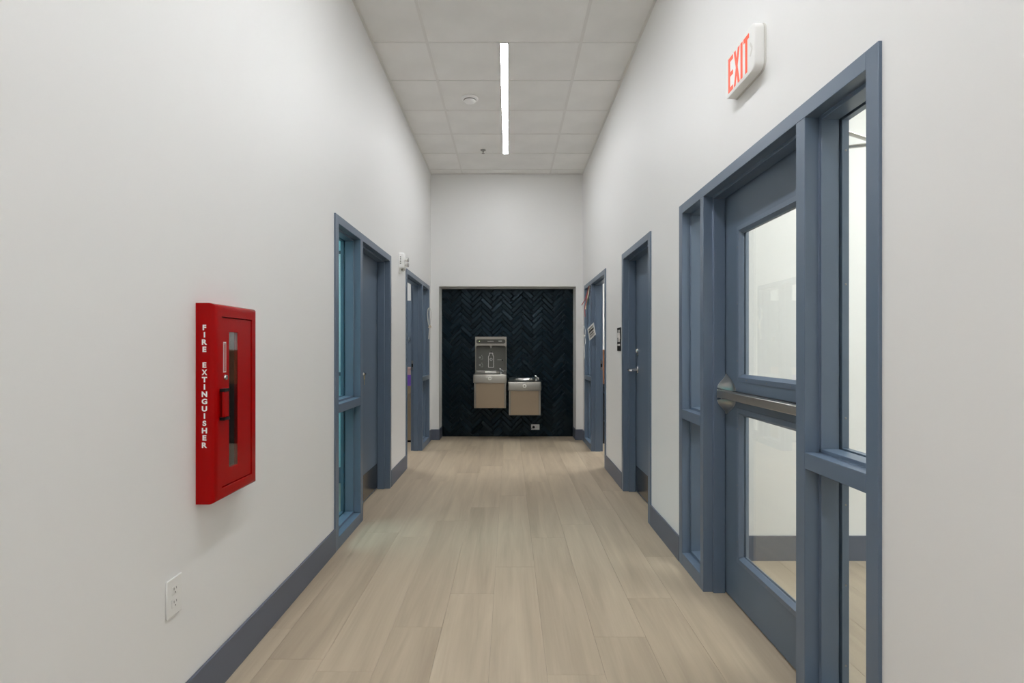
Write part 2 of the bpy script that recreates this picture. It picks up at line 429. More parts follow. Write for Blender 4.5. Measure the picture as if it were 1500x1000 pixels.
for n, (hid, na, whole, kind, c, cut) in enumerate(cand):
    tilt = (random.gauss(0, .03), random.gauss(0, .03))
    if n < 300:
        if whole: me = full_me
        else:
            loc = [(p[0] - c[0], p[1] - c[1]) for p in cut]; tmb = tile_mesh(loc)
            me = bpy.data.meshes.new('tile'); me.from_pydata(tmb.v, [], tmb.f); finish(me, False); me.materials.append(M['tile'])
        t = bpy.data.objects.new('tile', me); C.objects.link(t); t.parent = bk
        t.location = Vector((c[0], YTILE + random.uniform(-.0012, .0008), c[1])) - bk.location
        if whole: t.rotation_euler = (Matrix.Rotation(tilt[0], 3, 'X') @ Matrix.Rotation(tilt[1], 3, 'Z') @ Matrix.Rotation(-PI/4 if kind == 0 else PI/4, 3, 'Y')).to_euler()
        else: t.rotation_euler = (tilt[0] * .5, 0, tilt[1] * .5)
    else:
        tmb = tile_mesh(cut); i0 = len(rest.v)
        rest.v += [(x, y + YTILE, z) for x, y, z in tmb.v]; rest.f += [tuple(k + i0 for k in f) for f in tmb.f]
if rest.v:
    o = obj('tile_offcut', rest, 'tile', bk); o['kind'] = 'stuff'
# slim metal edge round the tiles
t = empty('trim_4', (0, YT - .02, 0), 'slim metal edge strip around the navy tiles', 'trim', kind='structure')
box('edge_strip', 'alu', t, RX0, RX0 + .006, YT - .02, YT, BH, RZ); box('edge_strip', 'alu', t, RX1 - .006, RX1, YT - .02, YT, BH, RZ)
box('edge_strip', 'alu', t, RX0 + .006, RX1 - .006, YT - .02, YT, RZ - .005, RZ)

# ------------------------------------------------------------------ hollow metal frames
FW = .053; SP = .014; DF, D1, D2, D3 = -.010, .039, .100, .133
def frame_mapper(s, W): return lambda d, y, z: (s * (W + d), y, z)
def prof_one(w0, w1, sgn):
    """jamb profile in (d, y): outer edge w0, opening edge w1, stop proud by SP"""
    return [(DF, w0), (DF, w1), (D1, w1), (D1, w1 + sgn * SP), (D2, w1 + sgn * SP), (D2, w1), (D3, w1), (D3, w0)]
def prof_two(w0, w1):
    return [(DF, w0), (DF, w1), (D1, w1), (D1, w1 + SP), (D2, w1 + SP), (D2, w1), (D3, w1), (D3, w0), (D2, w0), (D2, w0 - SP), (D1, w0 - SP), (D1, w0)]
screw_me = None
def screw(parent, p, n, r=.0035):
    global screw_me
    if screw_me is None:
        mb = MB().lathe([(r, 0), (r, .0008), (r * .6, .0016), (0, .0017)], (0, 0, 0), 'z', 8)
        screw_me = bpy.data.meshes.new('screw'); screw_me.from_pydata(mb.v, [], mb.f); finish(screw_me, False); screw_me.materials.append(M['steel_d'])
    o = bpy.data.objects.new('screw', screw_me); C.objects.link(o); o.parent = parent
    o.location = Vector(p) - loc_of(parent); o.rotation_euler = Vector(n).to_track_quat('Z', 'Y').to_euler()

def frame(name, s, W, y0, y1, bays, label, glass='glass'):
    """bays: list of ('door'|'lite', ya, yb) openings in order of y; ya/yb are opening edges"""
    e = empty(name, (s * W, (y0 + y1) / 2, 0), label, 'door', kind='structure')
    P = frame_mapper(s, W)
    vert = lambda p, q, t: P(p, q, t)
    top_in = FT - FW
    obj('jamb', MB().prism(prof_one(y0, bays[0][1], 1), vert, 0, FT), 'blue', e, bevel=.0018, seg=2)
    obj('jamb', MB().prism(prof_one(y1, bays[-1][2], -1), vert, 0, FT), 'blue', e, bevel=.0018, seg=2)
    for a, b in zip(bays[:-1], bays[1:]):
        obj('mullion', MB().prism(prof_two(a[2], b[1]), vert, 0, top_in), 'blue', e, bevel=.0018, seg=2)
    obj('frame_head', MB().prism([(DF, FT), (DF, top_in), (D1, top_in), (D1, top_in - SP), (D2, top_in - SP), (D2, top_in), (D3, top_in), (D3, FT)],
                                 lambda p, q, t: P(p, t, q), bays[0][1], bays[-1][2]), 'blue', e, bevel=.0018, seg=2)
    for kind, a, b in bays:
        if kind != 'lite': continue
        zr0, zr1, zs = .863, .919, .075
        rail = [(DF, zr0), (DF, zr1), (D1, zr1), (D1, zr1 + SP), (D2, zr1 + SP), (D2, zr1), (D3, zr1), (D3, zr0), (D2, zr0), (D2, zr0 - SP), (D1, zr0 - SP), (D1, zr0)]
        sill = [(DF, 0), (DF, zs), (D1, zs), (D1, zs + SP), (D2, zs + SP), (D2, zs), (D3, zs), (D3, 0)]
        obj('sidelight_rail', MB().prism(rail, lambda p, q, t: P(p, t, q), a, b), 'blue', e, bevel=.0018, seg=2)
        obj('sidelight_sill', MB().prism(sill, lambda p, q, t: P(p, t, q), a, b), 'blue', e, bevel=.0018, seg=2)
        for zz0, zz1 in ((zs, zr0), (zr1, top_in)):
            x0, x1 = P(D2 + .002, 0, 0)[0], P(D2 + .008, 0, 0)[0]
            obj('glass_pane', MB().box(x0, x1, a + .003, b - .003, zz0 + .003, zz1 - .003), glass, e)
            xb0, xb1 = P(D2 + .009, 0, 0)[0], P(D3 - .001, 0, 0)[0]
            h = SP + .003
            bd = obj('glazing_bead', MB().box(xb0, xb1, b - h, b, zz0, zz1).box(xb0, xb1, a, a + h, zz0, zz1)
                     .box(xb0, xb1, a + h, b - h, zz0, zz0 + h).box(xb0, xb1, a + h, b - h, zz1 - h, zz1), 'blue', e)
            nsc = 3
            if s > 0 and y0 < 2:
                for k in range(nsc): screw(bd, ((xb0 + xb1) / 2, b - h - .0002, zz0 + .12 + (zz1 - zz0 - .24) * k / (nsc - 1)), (0, -1, 0))
    return e, P

def lever(parent, s, xf, y, z, ydir, m='chrome', reach=.085):
    """lever handle on the corridor face of a leaf (xf = face x); becomes a sub-part"""
    sg = -s
    mb = MB().lathe([(.033, 0), (.033, .006), (.029, .010), (.013, .012), (.012, reach), (.0, reach + .002)], (xf, y, z), 'x', 20, sg)
    pts = [(xf + sg * (reach - .010), y, z), (xf + sg * reach, y + ydir * .012, z), (xf + sg * (reach + .003), y + ydir * .05, z - .001), (xf + sg * (reach - .002), y + ydir * .095, z - .003), (xf + sg * (reach - .016), y + ydir * .112, z - .004)]
    mb.tube(pts, [.012, .0115, .010, .009, .008], 10, None)
    return obj('lever_handle', mb, m, parent, smooth=True)

def solid_leaf(e, P, s, a, b, latch, z_lever):
    xf, xb = P(D2 + .003, 0, 0)[0], P(D2 + .047, 0, 0)[0]
    leaf = obj('door_leaf', MB().box(xf, xb, a + .003, b - .003, .008, FT - FW - .003), 'door', e, bevel=.002)
    yl = a + .075 if latch == 'near' else b - .075
    lever(leaf, s, xf, yl, z_lever, 1 if latch == 'near' else -1)
    xk = P(D2 + .0015, 0, 0)[0]
    kp = obj('kick_plate', MB().box(xk, xf, a + .025, b - .025, .02, .235), 'kick', leaf, bevel=.0005, seg=1)
    return leaf, xf, yl

# left near frame: sidelight + closed door with a key in its lever
eA, PA = frame('door_1', -1, WL, *FA, [('lite', FA[0] + .065, 3.931), ('door', 3.995, FA[1] - .06)], 'blue grey door beside a teal sidelight, key hanging from its lever', 'glass_t')
leafA, xfA, ylA = solid_leaf(eA, PA, -1, 3.995, FA[1] - .06, 'near', 1.082)
kx = xfA + .094
kb = MB().tube([(kx - .004, ylA + .02, 1.082), (kx + .006, ylA + .022, 1.074), (kx + .006, ylA + .024, 1.062)], .002, 6)
kb.box(kx - .001, kx + .003, ylA + .014, ylA + .038, 1.040, 1.066).box(kx, kx + .002, ylA + .022, ylA + .030, .998, 1.040)
obj('key', kb, 'brass', leafA)
# left far frame: open doorway + sidelight
eB, PB = frame('door_2', -1, WL, *FB, [('door', FB[0] + .055, 6.715), ('lite', 6.775, FB[1] - .055)], 'far open blue doorway opposite the ribbons, with a narrow sidelight', 'glass')
def open_leaf(e, P, s, a, b):
    """leaf swung 90 degrees into the room about the near jamb"""
    x0, x1 = P(D3 + .004, 0, 0)[0], P(D3 + .004 + (b - a) - .006, 0, 0)[0]
    leaf = obj('door_leaf', MB().box(x0, x1, a + .004, a + .048, .008, FT - FW - .003), 'door', e, bevel=.002)
    xl = x1 - s * .07
    obj('lever_handle', MB().lathe([(.033, 0), (.033, .006), (.012, .012), (.012, .05), (0, .052)], (xl, a + .048, 1.06), 'y', 16)
        .tube([(xl, a + .094, 1.06), (xl - s * .06, a + .096, 1.06), (xl - s * .11, a + .09, 1.058)], .009, 8), 'chrome', leaf, smooth=True)
def strike(e, P, y):
    x0, x1 = P(D2 + .004, 0, 0)[0], P(D3 - .006, 0, 0)[0]
    sp = obj('strike_plate', MB().box(x0, x1, y - .0012, y - .0002, 1.005, 1.125), 'steel_d', e)
    xm = (x0 + x1) / 2
    obj('latch_hole', MB().box(xm - .009, xm + .009, y - .0016, y - .0011, 1.045, 1.085), 'black', sp)
open_leaf(eB, PB, -1, FB[0] + .055, 6.715); strike(eB, PB, 6.715)
# right far frame, mirror of it
eE, PE = frame('door_3', 1, WR, *FE, [('door', FE[0] + .055, 6.67), ('lite', 6.73, FE[1] - .055)], 'far open blue doorway with red and white ribbons at its sidelight', 'glass')
open_leaf(eE, PE, 1, FE[0] + .055, 6.67); strike(eE, PE, 6.67)
# right middle frame: single closed door
eD, PD = frame('door_4', 1, WR, *FD, [('door', FD[0] + .062, FD[1] - .065)], 'closed blue grey door beside the black restroom sign', 'glass')
leafD, xfD, ylD = solid_leaf(eD, PD, 1, FD[0] + .062, FD[1] - .065, 'far', 1.088)
obj('deadbolt', MB().lathe([(.022, 0), (.022, .008), (.017, .014), (0, .015)], (xfD, ylD, 1.255), 'x', 18, -1).box(xfD - .024, xfD - .014, ylD - .004, ylD + .004, 1.24, 1.27), 'chrome', leafD, smooth=True)
obj('lock_cylinder', MB().lathe([(.011, 0), (.011, .004), (0, .005)], (xfD, ylD + .004, 1.218), 'x', 12, -1), 'steel_d', leafD, smooth=True)

# right near frame: glazed door between two sidelights, panic bar
DY0, DY1 = 1.909, 2.820
eF, PF = frame('door_5', 1, WR, *FF, [('lite', FF[0] + .053, 1.852), ('door', DY0, DY1), ('lite', 2.867, FF[1] - .057)], 'near blue glazed door with steel panic bar between two sidelights', 'glass')
xf, xb = PF(D2 + .003, 0, 0)[0], PF(D2 + .047, 0, 0)[0]
ya, yb, zt = DY0 + .003, DY1 - .003, FT - FW - .003
LY0, LY1 = 2.075, 2.645; U0, U1, L0, L1 = 1.135, 1.856, .242, .960
leafF = obj('door_leaf', wall_grid((ya, yb), (.008, zt), [(LY0, LY1, U0, U1), (LY0, LY1, L0, L1)], lambda a, d, z: (d, a, z), xf, xb), 'door', eF, bevel=.0015, seg=1)
for z0, z1 in ((L0, L1), (U0, U1)):
    lf = MB()
    # sloped bead ring: proud lip outside, dropping to the glass
    def ring(o, x): return [(x, LY0 + o, z0 + o), (x, LY1 - o, z0 + o), (x, LY1 - o, z1 - o), (x, LY0 + o, z1 - o)]
    lf.loft([ring(-.022, xf), ring(-.022, xf - .003), ring(0, xf - .004), ring(.014, xf + .014), ring(.014, xf + .019)], cap=False)
    lf.loft([ring(-.022, xb), ring(-.022, xb + .003), ring(0, xb + .004), ring(.014, xb - .014), ring(.014, xb - .019)], cap=False)
    b_ = obj('lite_frame', lf, 'blue', leafF)
    obj('glass_pane', MB().box(xf + .019, xf + .025, LY0 + .002, LY1 - .002, z0 + .002, z1 - .002), 'glass', leafF)
    n = 3
    for k in range(n):
        zz = z0 + .08 + (z1 - z0 - .16) * k / (n - 1)
        screw(leafF, (xf - .0036, LY1 + .011, zz), (-1, 0, 0))
    for k in range(3): screw(leafF, (xf - .0036, LY0 + .08 + .2 * k, z0 - .011), (-1, 0, 0))
# panic bar head: two flared lips beside the bar, tapering back into the housing
def head_ring(y, k):
    """profile at y; k = 1 full flare, 0 shrunk to the housing"""
    pts = []
    N = 40
    for q in range(N + 1):
        t = q / N; u = 2 * t - 1                               # -1 bottom .. 1 top
        kz = k ** .45; z = 1.040 + u * (.105 * kz + .028 * (1 - kz))
        a = abs(u)
        d = .044 * (0.5 + 0.5 * math.cos(PI * min(1, max(0, (a - .32) / .68)))) ** .9
        if a < .28: d = .026
        d = max(d * k, .022 if a < .28 else .0012) if a < .99 else 0
        pts.append((xf - .0004 - d, y, z))
    return pts + [(xf - .0003, y, pts[-1][2]), (xf - .0003, y, pts[0][2])]
obj('panic_bar_head', MB().loft([head_ring(2.800 - .0115 * q, max(.02, (1 - q / 10)) ** 1.3) for q in range(11)]), 'bar', leafF, smooth=True)
obj('head_rim', MB().loft([head_ring(2.809, 1.0), head_ring(2.8005, 1.0)]), 'rim', leafF)
obj('panic_bar_housing', MB().box(xf - .022, xf - .0002, 1.955, 2.675, 1.026, 1.064), 'dark', leafF, bevel=.003)  # near-black colour stands in for the shadow gap behind the push bar
obj('push_bar', MB().box(xf - .062, xf - .026, 1.972, 2.770, 1.025, 1.063), 'bar', leafF, bevel=.004)
obj('bar_end_cap', MB().box(xf - .061, xf - .0002, 1.945, 1.954, 1.012, 1.076).box(xf - .050, xf - .026, 1.950, 1.972, 1.024, 1.060), 'black', leafF, bevel=.002)
obj('bar_bracket', MB().box(xf - .060, xf - .026, 2.7705, 2.779, 1.021, 1.067), 'chrome', leafF, bevel=.002)
# door closer on the room side, near the hinges
cl = MB().box(xb + .004, xb + .06, 2.02, 2.25, 1.985, 2.045)
obj('door_closer', cl, 'steel', leafF, bevel=.006)
arm = MB().tube([(xb + .05, 2.10, 2.052), (xb + .22, 2.00, 2.040)], .010, 8, .007).tube([(xb + .22, 2.00, 2.034), (xb + .02, 1.93, 2.056)], .009, 8, .006)
arm.lathe([(.014, -.016), (.014, .014)], (xb + .22, 2.00, 2.038), 'z', 12)
obj('closer_arm', arm, 'steel', leafF, smooth=True)

# ------------------------------------------------------------------ side rooms seen through glass and open doors
def room(tag_, name, s, x0, x1, y0, y1, h, wm, fm, desc, lamp):
    """closed room: far walls, floor, ceiling; the corridor wall is its fourth side"""
    X0, X1 = s * x0, s * x1
    lo, hi = min(X0, X1), max(X0, X1)
    o = box('wall_%s_far' % name, wm, None, lo, hi, y1, y1 + .08, 0, h); tag(o, 'end wall of the %s' % desc, 'wall', kind='structure')
    o = box('wall_%s_near' % name, wm, None, lo, hi, y0 - .08, y0, 0, h); tag(o, 'near partition of the %s' % desc, 'wall', kind='structure')
    o = box('wall_%s_side' % name, wm, None, X1, X1 + s * .08, y0 - .08, y1 + .08, 0, h); tag(o, 'outer wall of the %s' % desc, 'wall', kind='structure')
    o = box('ceiling_%s' % name, 'room_wall', None, lo, hi, y0 - .08, y1 + .08, h, h + .05); tag(o, 'ceiling of the %s' % desc, 'ceiling', kind='structure')
    f = box('floor_%s' % name, 'grout', None, lo, hi, y0 - .08, y1 + .08, -.06, -.004); tag(f, 'oak plank floor of the %s' % desc, 'floor', kind='structure')
    if fm == 'across':        # planks laid along x
        yy = y1; r = 0
        while yy > y0:
            xs = [lo] + [lo + .35 + .45 * (r % 3) + 1.5 * k for k in range(4)]
            xs = [x for x in xs if x < hi - .05] + [hi]
            for a, b in zip(xs[:-1], xs[1:]): obj('plank', MB().box(a + .0007, b - .0007, max(y0, yy - .228) + .0007, yy - .0007, -.0038, 0), 'plank_room', f, bevel=.0012, seg=1)
            yy -= .228; r += 1
    else:
        xx = lo; r = 0
        while xx < hi - .02:
            ys = [y0] + [y for y in (y0 + .4 + .5 * (r % 3) + 1.5 * k for k in range(4)) if y < y1 - .05] + [y1]
            plank_row(f, 'plank_room', xx, min(hi, xx + .228), ys); xx += .228; r += 1
    b_ = empty('baseboard_%s' % name, (lo, y1, 0), 'baseboard of the %s' % desc, 'baseboard', kind='structure')
    box('baseboard_strip', 'base', b_, lo, hi, y1 - .012, y1, 0, BH)
    box('baseboard_strip', 'base', b_, X1 - s * .012, X1, y0, y1 - .012, 0, BH)
    m = mat('panel_diffuser_' + tag_, (.9, .9, .9), emis=lamp[1], estr=ADDED_ROOM_LIGHT[tag_])
    e = empty('ceiling_panel_light', ((X0 + X1) / 2, (y0 + y1) / 2, h - .02), lamp[0], 'ceiling light')  # unseen panel, added because the room needs light
    cx, cy = (lo + hi) / 2, (y0 + y1) / 2
    box('panel_diffuser', m, e, cx - .55, cx + .55, cy - .55, cy + .55, h - .016, h - .002)
    pf = MB()
    for a in ((-.58, -.55, -.58, .58), (.55, .58, -.58, .58), (-.55, .55, -.58, -.55), (-.55, .55, .55, .58)): pf.box(cx + a[0], cx + a[1], cy + a[2], cy + a[3], h - .02, h - .001)
    obj('panel_frame', pf, 'white', e)
WH = (1, .985, .955)
room('f', 'vestibule', 1, WR + DW, 4.2, .3, 3.245, 3.1, 'room_wall', 'along', 'bright room behind the panic bar door', ('square ceiling panel light in the bright room behind the glazed door', WH))
room('e', 'classroom', 1, WR + DW, 4.0, 5.1, 8.2, 2.9, 'room_wall', 'along', 'room behind the ribboned doorway', ('square ceiling panel light in the room behind the ribboned doorway', WH))
room('b', 'office', -1, WL + DW, 4.0, 5.25, 8.3, 2.9, 'room_wall', 'along', 'room with the purple box', ('square ceiling panel light in the room with the purple box', WH))
room('a', 'study', -1, WL + DW, 4.0, 2.3, 5.11, 2.9, 'teal_wall', 'along', 'teal room behind the sidelight near the red cabinet', ('square ceiling panel light in the teal room', (.8, .97, 1)))
# whiteboard on the teal room's end wall
xw0, xw1 = -2.5, -1.40
e = empty('whiteboard', ((xw0 + xw1) / 2, 5.10, 1.04), 'pale board with a dark tray seen through the teal sidelight', 'whiteboard')
obj('board_panel', MB().box(xw0 + .02, xw1 - .02, 5.097, 5.108, 1.05, 2.17), M['white'], e)
bf = MB().box(xw0, xw1, 5.09, 5.108, 2.17, 2.20).box(xw0, xw1, 5.09, 5.108, 1.02, 1.05).box(xw0, xw0 + .02, 5.09, 5.108, 1.05, 2.17).box(xw1 - .02, xw1, 5.09, 5.108, 1.05, 2.17)
obj('board_frame', bf, 'slot', e)
obj('pen_tray', MB().box(xw0 + .1, xw1 - .05, 5.03, 5.09, 1.02, 1.035), 'slot', e)

# things in the far left room
lk_ = empty('locker', (-1.62, 7.72, 0), 'tall blue locker seen through the far open doorway behind the purple box', 'locker')
box('locker_body', 'door', lk_, -1.95, -1.255, 7.62, 7.95, .0, 1.952, bevel=.004)
ld = box('locker_door', 'door', lk_, -1.94, -1.265, 7.606, 7.619, .05, 1.93, bevel=.003)
obj('latch', MB().box(-1.445, -1.405, 7.59, 7.606, 1.37, 1.44).box(-1.438, -1.412, 7.575, 7.592, 1.39, 1.41), 'chrome', ld)
cb = empty('low_cabinet', (-1.55, 7.40, 0), 'low tan cabinet standing under the purple box', 'cabinet')
box('cabinet_body', 'tan', cb, -1.90, -1.25, 7.305, 7.56, .03, .750, bevel=.003)
box('cabinet_top', 'tan', cb, -1.91, -1.245, 7.292, 7.57, .750, .768, bevel=.003)
box('plinth', 'black', cb, -1.88, -1.26, 7.325, 7.55, 0, .03)
for a, b in ((-1.895, -1.386), (-1.381, -1.255)):
    d_ = box('cabinet_door', 'tan', cb, a, b, 7.293, 7.304, .04, .742, bevel=.002)
    xh = b - .03 if b < -1.3 else a + .03
    obj('handle', MB().tube([(xh, 7.293, .56), (xh, 7.275, .57), (xh, 7.275, .66), (xh, 7.293, .67)], .004, 6), 'steel_d', d_)
def carton(name, m, lm, x0, x1, y0, y1, z0, z1, label):
    e = empty(name, ((x0 + x1) / 2, (y0 + y1) / 2, z0), label, 'box')
    box('carton', m, e, x0, x1, y0, y1, z0, z1 - .03, bevel=.003)
    box('lid', lm, e, x0 - .004, x1 + .004, y0 - .004, y1 + .004, z1 - .03, z1, bevel=.003)
carton('storage_box', 'purple', 'purple', -1.62, -1.265, 7.305, 7.52, .768, .916, 'purple lidded box sitting on the low tan cabinet')
carton('storage_box', 'pink', 'pink', -1.60, -1.275, 7.315, 7.50, .916, 1.018, 'dusty pink lidded box stacked on the purple box')
# things in the far right room
fc = empty('filing_cabinet', (1.55, 7.3, 0), 'dark cabinet behind the ribboned doorway, under a brown box', 'cabinet')
box('cabinet_body', 'char', fc, 1.18, 1.75, 7.215, 7.70, 0, .80, bevel=.004)
for z0 in (.03, .41):
    d_ = box('drawer', 'char', fc, 1.19, 1.74, 7.20, 7.214, z0, z0 + .36, bevel=.003)
    box('handle', 'chrome', d_, 1.26, 1.40, 7.185, 7.199, z0 + .27, z0 + .29)
carton('wooden_box', 'wood', 'wood', 1.19, 1.70, 7.22, 7.60, .80, 1.258, 'brown wooden box on the dark cabinet behind the ribboned doorway')

# ------------------------------------------------------------------ red fire extinguisher cabinet
y0, y1, z0, z1 = CAB
PR = .068
fx = lambda p: -(WL - p)
e = empty('fire_extinguisher_cabinet', (-WL, (y0 + y1) / 2, z0), 'red metal fire extinguisher cabinet with white lettering on the wall', 'fire cabinet')
def rring(o, p): return [(fx(p), y0 + o, z0 + o), (fx(p), y1 - o, z0 + o), (fx(p), y1 - o, z1 - o), (fx(p), y0 + o, z1 - o)]
tr = MB()
tr.loft([rring(*q) for q in ((.0, .0), (0, .046), (.001, .053), (.004, .060), (.009, .065), (.016, .0675), (.022, PR), (.0445, PR), (.0455, PR - .001), (.0455, .045))], cap=False)
obj('cabinet_trim', tr, 'red', e, smooth=True)
tub = MB()
tub.loft([rring(.0455, .044), rring(.0455, -.125)], cap=False); i0 = len(tub.v) - 4; tub.f.append((i0, i0+1, i0+2, i0+3))
obj('cabinet_tub', tub, 'tub', e)
wy0, wy1, wz0, wz1 = 1.981, 2.044, .838, 1.337
dy0, dy1, dz0, dz1 = y0 + .048, y1 - .048, z0 + .048, z1 - .048
dr = obj('cabinet_door', wall_grid((dy0, dy1), (dz0, dz1), [(wy0, wy1, wz0, wz1)], lambda a, d, z: (d, a, z), fx(.050), fx(.0645)), 'red', e, bevel=.0012, seg=1)
obj('window_pane', MB().box(fx(.0612), fx(.0635), wy0 + .001, wy1 - .001, wz0 + .001, wz1 - .001), 'glass_d', dr)
xs_ = fx(.0645)
h_ = obj('pull_handle', MB().box(xs_ + .012, xs_ + .020, 1.906, 1.942, 1.031, 1.123), 'red', dr, bevel=.004)
for zm in (1.128, 1.026): obj('handle_mount', MB().box(xs_, xs_ + .022, 1.908, 1.944, zm - .005, zm + .005), 'black', h_, smooth=True)
lk2 = MB().lathe([(.0105, 0), (.0105, .004), (.008, .009), (.004, .010), (0, .009)], (xs_, 1.949, 1.172), 'x', 18)
lo = obj('cam_lock', lk2, 'chrome', dr, smooth=True)
obj('keyhole', MB().box(xs_ + .0095, xs_ + .0105, 1.948, 1.950, 1.169, 1.176), 'black', lo)
st = obj('notice_sticker', MB().box(xs_, xs_ + .0006, 1.940, 1.959, 1.190, 1.300), 'ink_w', dr)
sb = MB().box(xs_ + .0006, xs_ + .0009, 1.9415, 1.9575, 1.193, 1.297)
obj('sticker_field', sb, M['pink'], st)
tx = MB(); random.seed(3)
for col in (1.9445, 1.9495, 1.9545):
    z = 1.196
    while z < 1.290:
        h = random.uniform(.002, .005); tx.box(xs_ + .0009, xs_ + .0012, col - .0015, col + .0015, z, z + h); z += h + .0015
obj('sticker_print', tx, 'ink_r', st)
# vertical lettering on the side that faces the viewer
ztop = 1.3595; pitch = .02545; chh = .0192
for k, ch in enumerate('FIRE EXTINGUISHER'):
    zc = ztop - k * pitch - (0.004 if k > 4 else 0)
    if ch == ' ': continue
    V, Fc = text_mesh(ch, chh, bold=.045); i0 = 0; tmb = MB()
    xc = fx(.031)
    wd = max(v[0] for v in V) - min(v[0] for v in V); sc = min(1.12, .0195 / wd)
    tmb.v += [(xc + v[0] * sc, y0 - .0006, zc - chh + v[1]) for v in V]
    tmb.f += [tuple(q + i0 for q in f) for f in Fc]
    obj('letter', tmb, 'ink_w', e)
# the extinguisher inside
ey, ex = 2.055, -1.135
x_ = empty('fire_extinguisher', (ex, ey, z0 + .046), 'dark fire extinguisher with black hose behind the red cabinet window', 'fire extinguisher')
zb = z0 + .0465
obj('cylinder', MB().lathe([(.04, 0), (.052, .004), (.052, .30), (.048, .325), (.035, .345), (.018, .355), (.016, .365), (0, .366)], (ex, ey, zb), 'z', 28), 'char', x_, smooth=True)
obj('label_band', MB().lathe([(.0525, .08), (.0527, .081), (.0527, .20), (.0525, .201)], (ex, ey, zb), 'z', 28), 'tan', x_, smooth=True)
obj('valve', MB().lathe([(.015, .355), (.017, .36), (.017, .40), (.01, .405), (0, .406)], (ex, ey, zb), 'z', 16).box(ex - .01, ex + .06, ey - .009, ey + .009, zb + .405, zb + .413).box(ex - .01, ex + .055, ey - .009, ey + .009, zb + .425, zb + .432), 'chrome', x_)
obj('hose', MB().tube([(ex + .01, ey - .01, zb + .39), (ex + .035, ey - .04, zb + .46), (ex + .05, ey - .055, zb + .40), (ex + .055, ey - .05, zb + .28), (ex + .055, ey - .035, zb + .16), (ex + .05, ey - .02, zb + .08)], .008, 8), 'black', x_, smooth=True)

# ------------------------------------------------------------------ outlets
def outlet(name, mapf, w, h, label, plug=False, part_m='iv'):
    """mapf(u, v, n): u across, v up, n out of the wall (plate centre = 0,0,0)"""
    c = mapf(0, -h/2, 0)
    e = empty(name, c, label, 'outlet')
    def bx(u0, u1, v0, v1, n0, n1):
        mb = MB(); i = 0
        a, b = mapf(u0, v0, n0), mapf(u1, v1, n1); mb.box(a[0], b[0], a[1], b[1], a[2], b[2]); return mb
    pl = obj('cover_plate', bx(-w/2, w/2, -h/2, h/2, 0, .006), part_m, e, bevel=.003)
    rot = w > h
    for sgn in (-1, 1):
        cu, cv = (sgn * w * .17, 0) if rot else (0, sgn * h * .17)
        a, b = (.013, .0165) if rot else (.0165, .013)
        r = obj('receptacle', bx(cu - a, cu + a, cv - b, cv + b, .006, .0075), part_m, e, bevel=.002)
        if not rot:
            sl = [(-.0075, -.0055, .0005, .0085), (.0055, .0070, .0015, .0085), (-.002, .002, -.0095, -.0055)]
        else:
            sl = [(.0005, .0085, -.0075, -.0055), (.0015, .0085, .0055, .0070), (-.0095, -.0055, -.002, .002)]
        mb = MB()
        for q in sl:
            t = bx(cu + q[0], cu + q[1], cv + q[2], cv + q[3], .0075, .0078); i0 = len(mb.v); mb.v += t.v; mb.f += [tuple(k + i0 for k in f) for f in t.f]
        obj('slot', mb, 'slot', r)
    return e
oy, oz = 1.7535, .470
outlet('wall_outlet', lambda u, v, n: (-WL + n, oy + u, oz + v), .080, .124, 'white duplex wall outlet low on the wall below the red cabinet', part_m='white')
YW = YT - TT - .0015
outlet('wall_outlet', lambda u, v, n: (.377 + u, YW - n, .137 + v), .122, .078, 'sideways outlet on the navy tiles with a black plug', part_m='white')
p = empty('power_cord', (.352, YW - .008, .11), 'black plug and cord in the outlet under the lower fountain', 'power cord')
obj('plug', MB().lathe([(.018, 0), (.018, .020), (.010, .032), (0, .033)], (.352, YW - .0082, .137), 'y', 16, -1), 'black', p, smooth=True)
obj('cord', MB().tube([(.352, YW - .036, .137), (.335, YW - .045, .128), (.312, YW - .035, .122), (.30, YW - .012, .16), (.295, YW - .012, .30), (.29, YW - .015, .37)], .004, 8), 'black', p, smooth=True)

# ------------------------------------------------------------------ EXIT sign
xe0 = WR - .046
ey0, ey1, ez0, ez1 = 2.150, 2.446, 2.397, 2.590
def rrect(u0, u1, v0, v1, r, n=6):
    pts = []
    for cx, cy, a0 in ((u1 - r, v0 + r, -PI/2), (u1 - r, v1 - r, 0), (u0 + r, v1 - r, PI/2), (u0 + r, v0 + r, PI)):
        for k in range(n + 1):
            a = a0 + PI/2 * k / n; pts.append((cx + r * math.cos(a), cy + r * math.sin(a)))
    return pts
e = empty('exit_sign', (WR, (ey0 + ey1) / 2, ez0), 'white plastic sign with glowing red EXIT letters high on the wall', 'exit sign')
hs = MB()
hs.loft([[(WR - .008, p, q) for p, q in rrect(ey0, ey1, ez0, ez1, .034)], [(xe0 + .004, p, q) for p, q in rrect(ey0, ey1, ez0, ez1, .034)], [(xe0 + .001, p, q) for p, q in rrect(ey0 + .002, ey1 - .002, ez0 + .002, ez1 - .002, .033)], [(xe0, p, q) for p, q in rrect(ey0 + .005, ey1 - .005, ez0 + .005, ez1 - .005, .030)]])
obj('sign_housing', hs, 'sign_w', e, smooth=True)
bp_ = MB().loft([[(WR - .0002, p, q) for p, q in rrect(ey0 - .002, ey1 + .002, ez0 - .002, ez1 + .002, .036)], [(WR - .007, p, q) for p, q in rrect(ey0 - .002, ey1 + .002, ez0 - .002, ez1 + .002, .036)]])
obj('back_plate', bp_, 'iv', e)
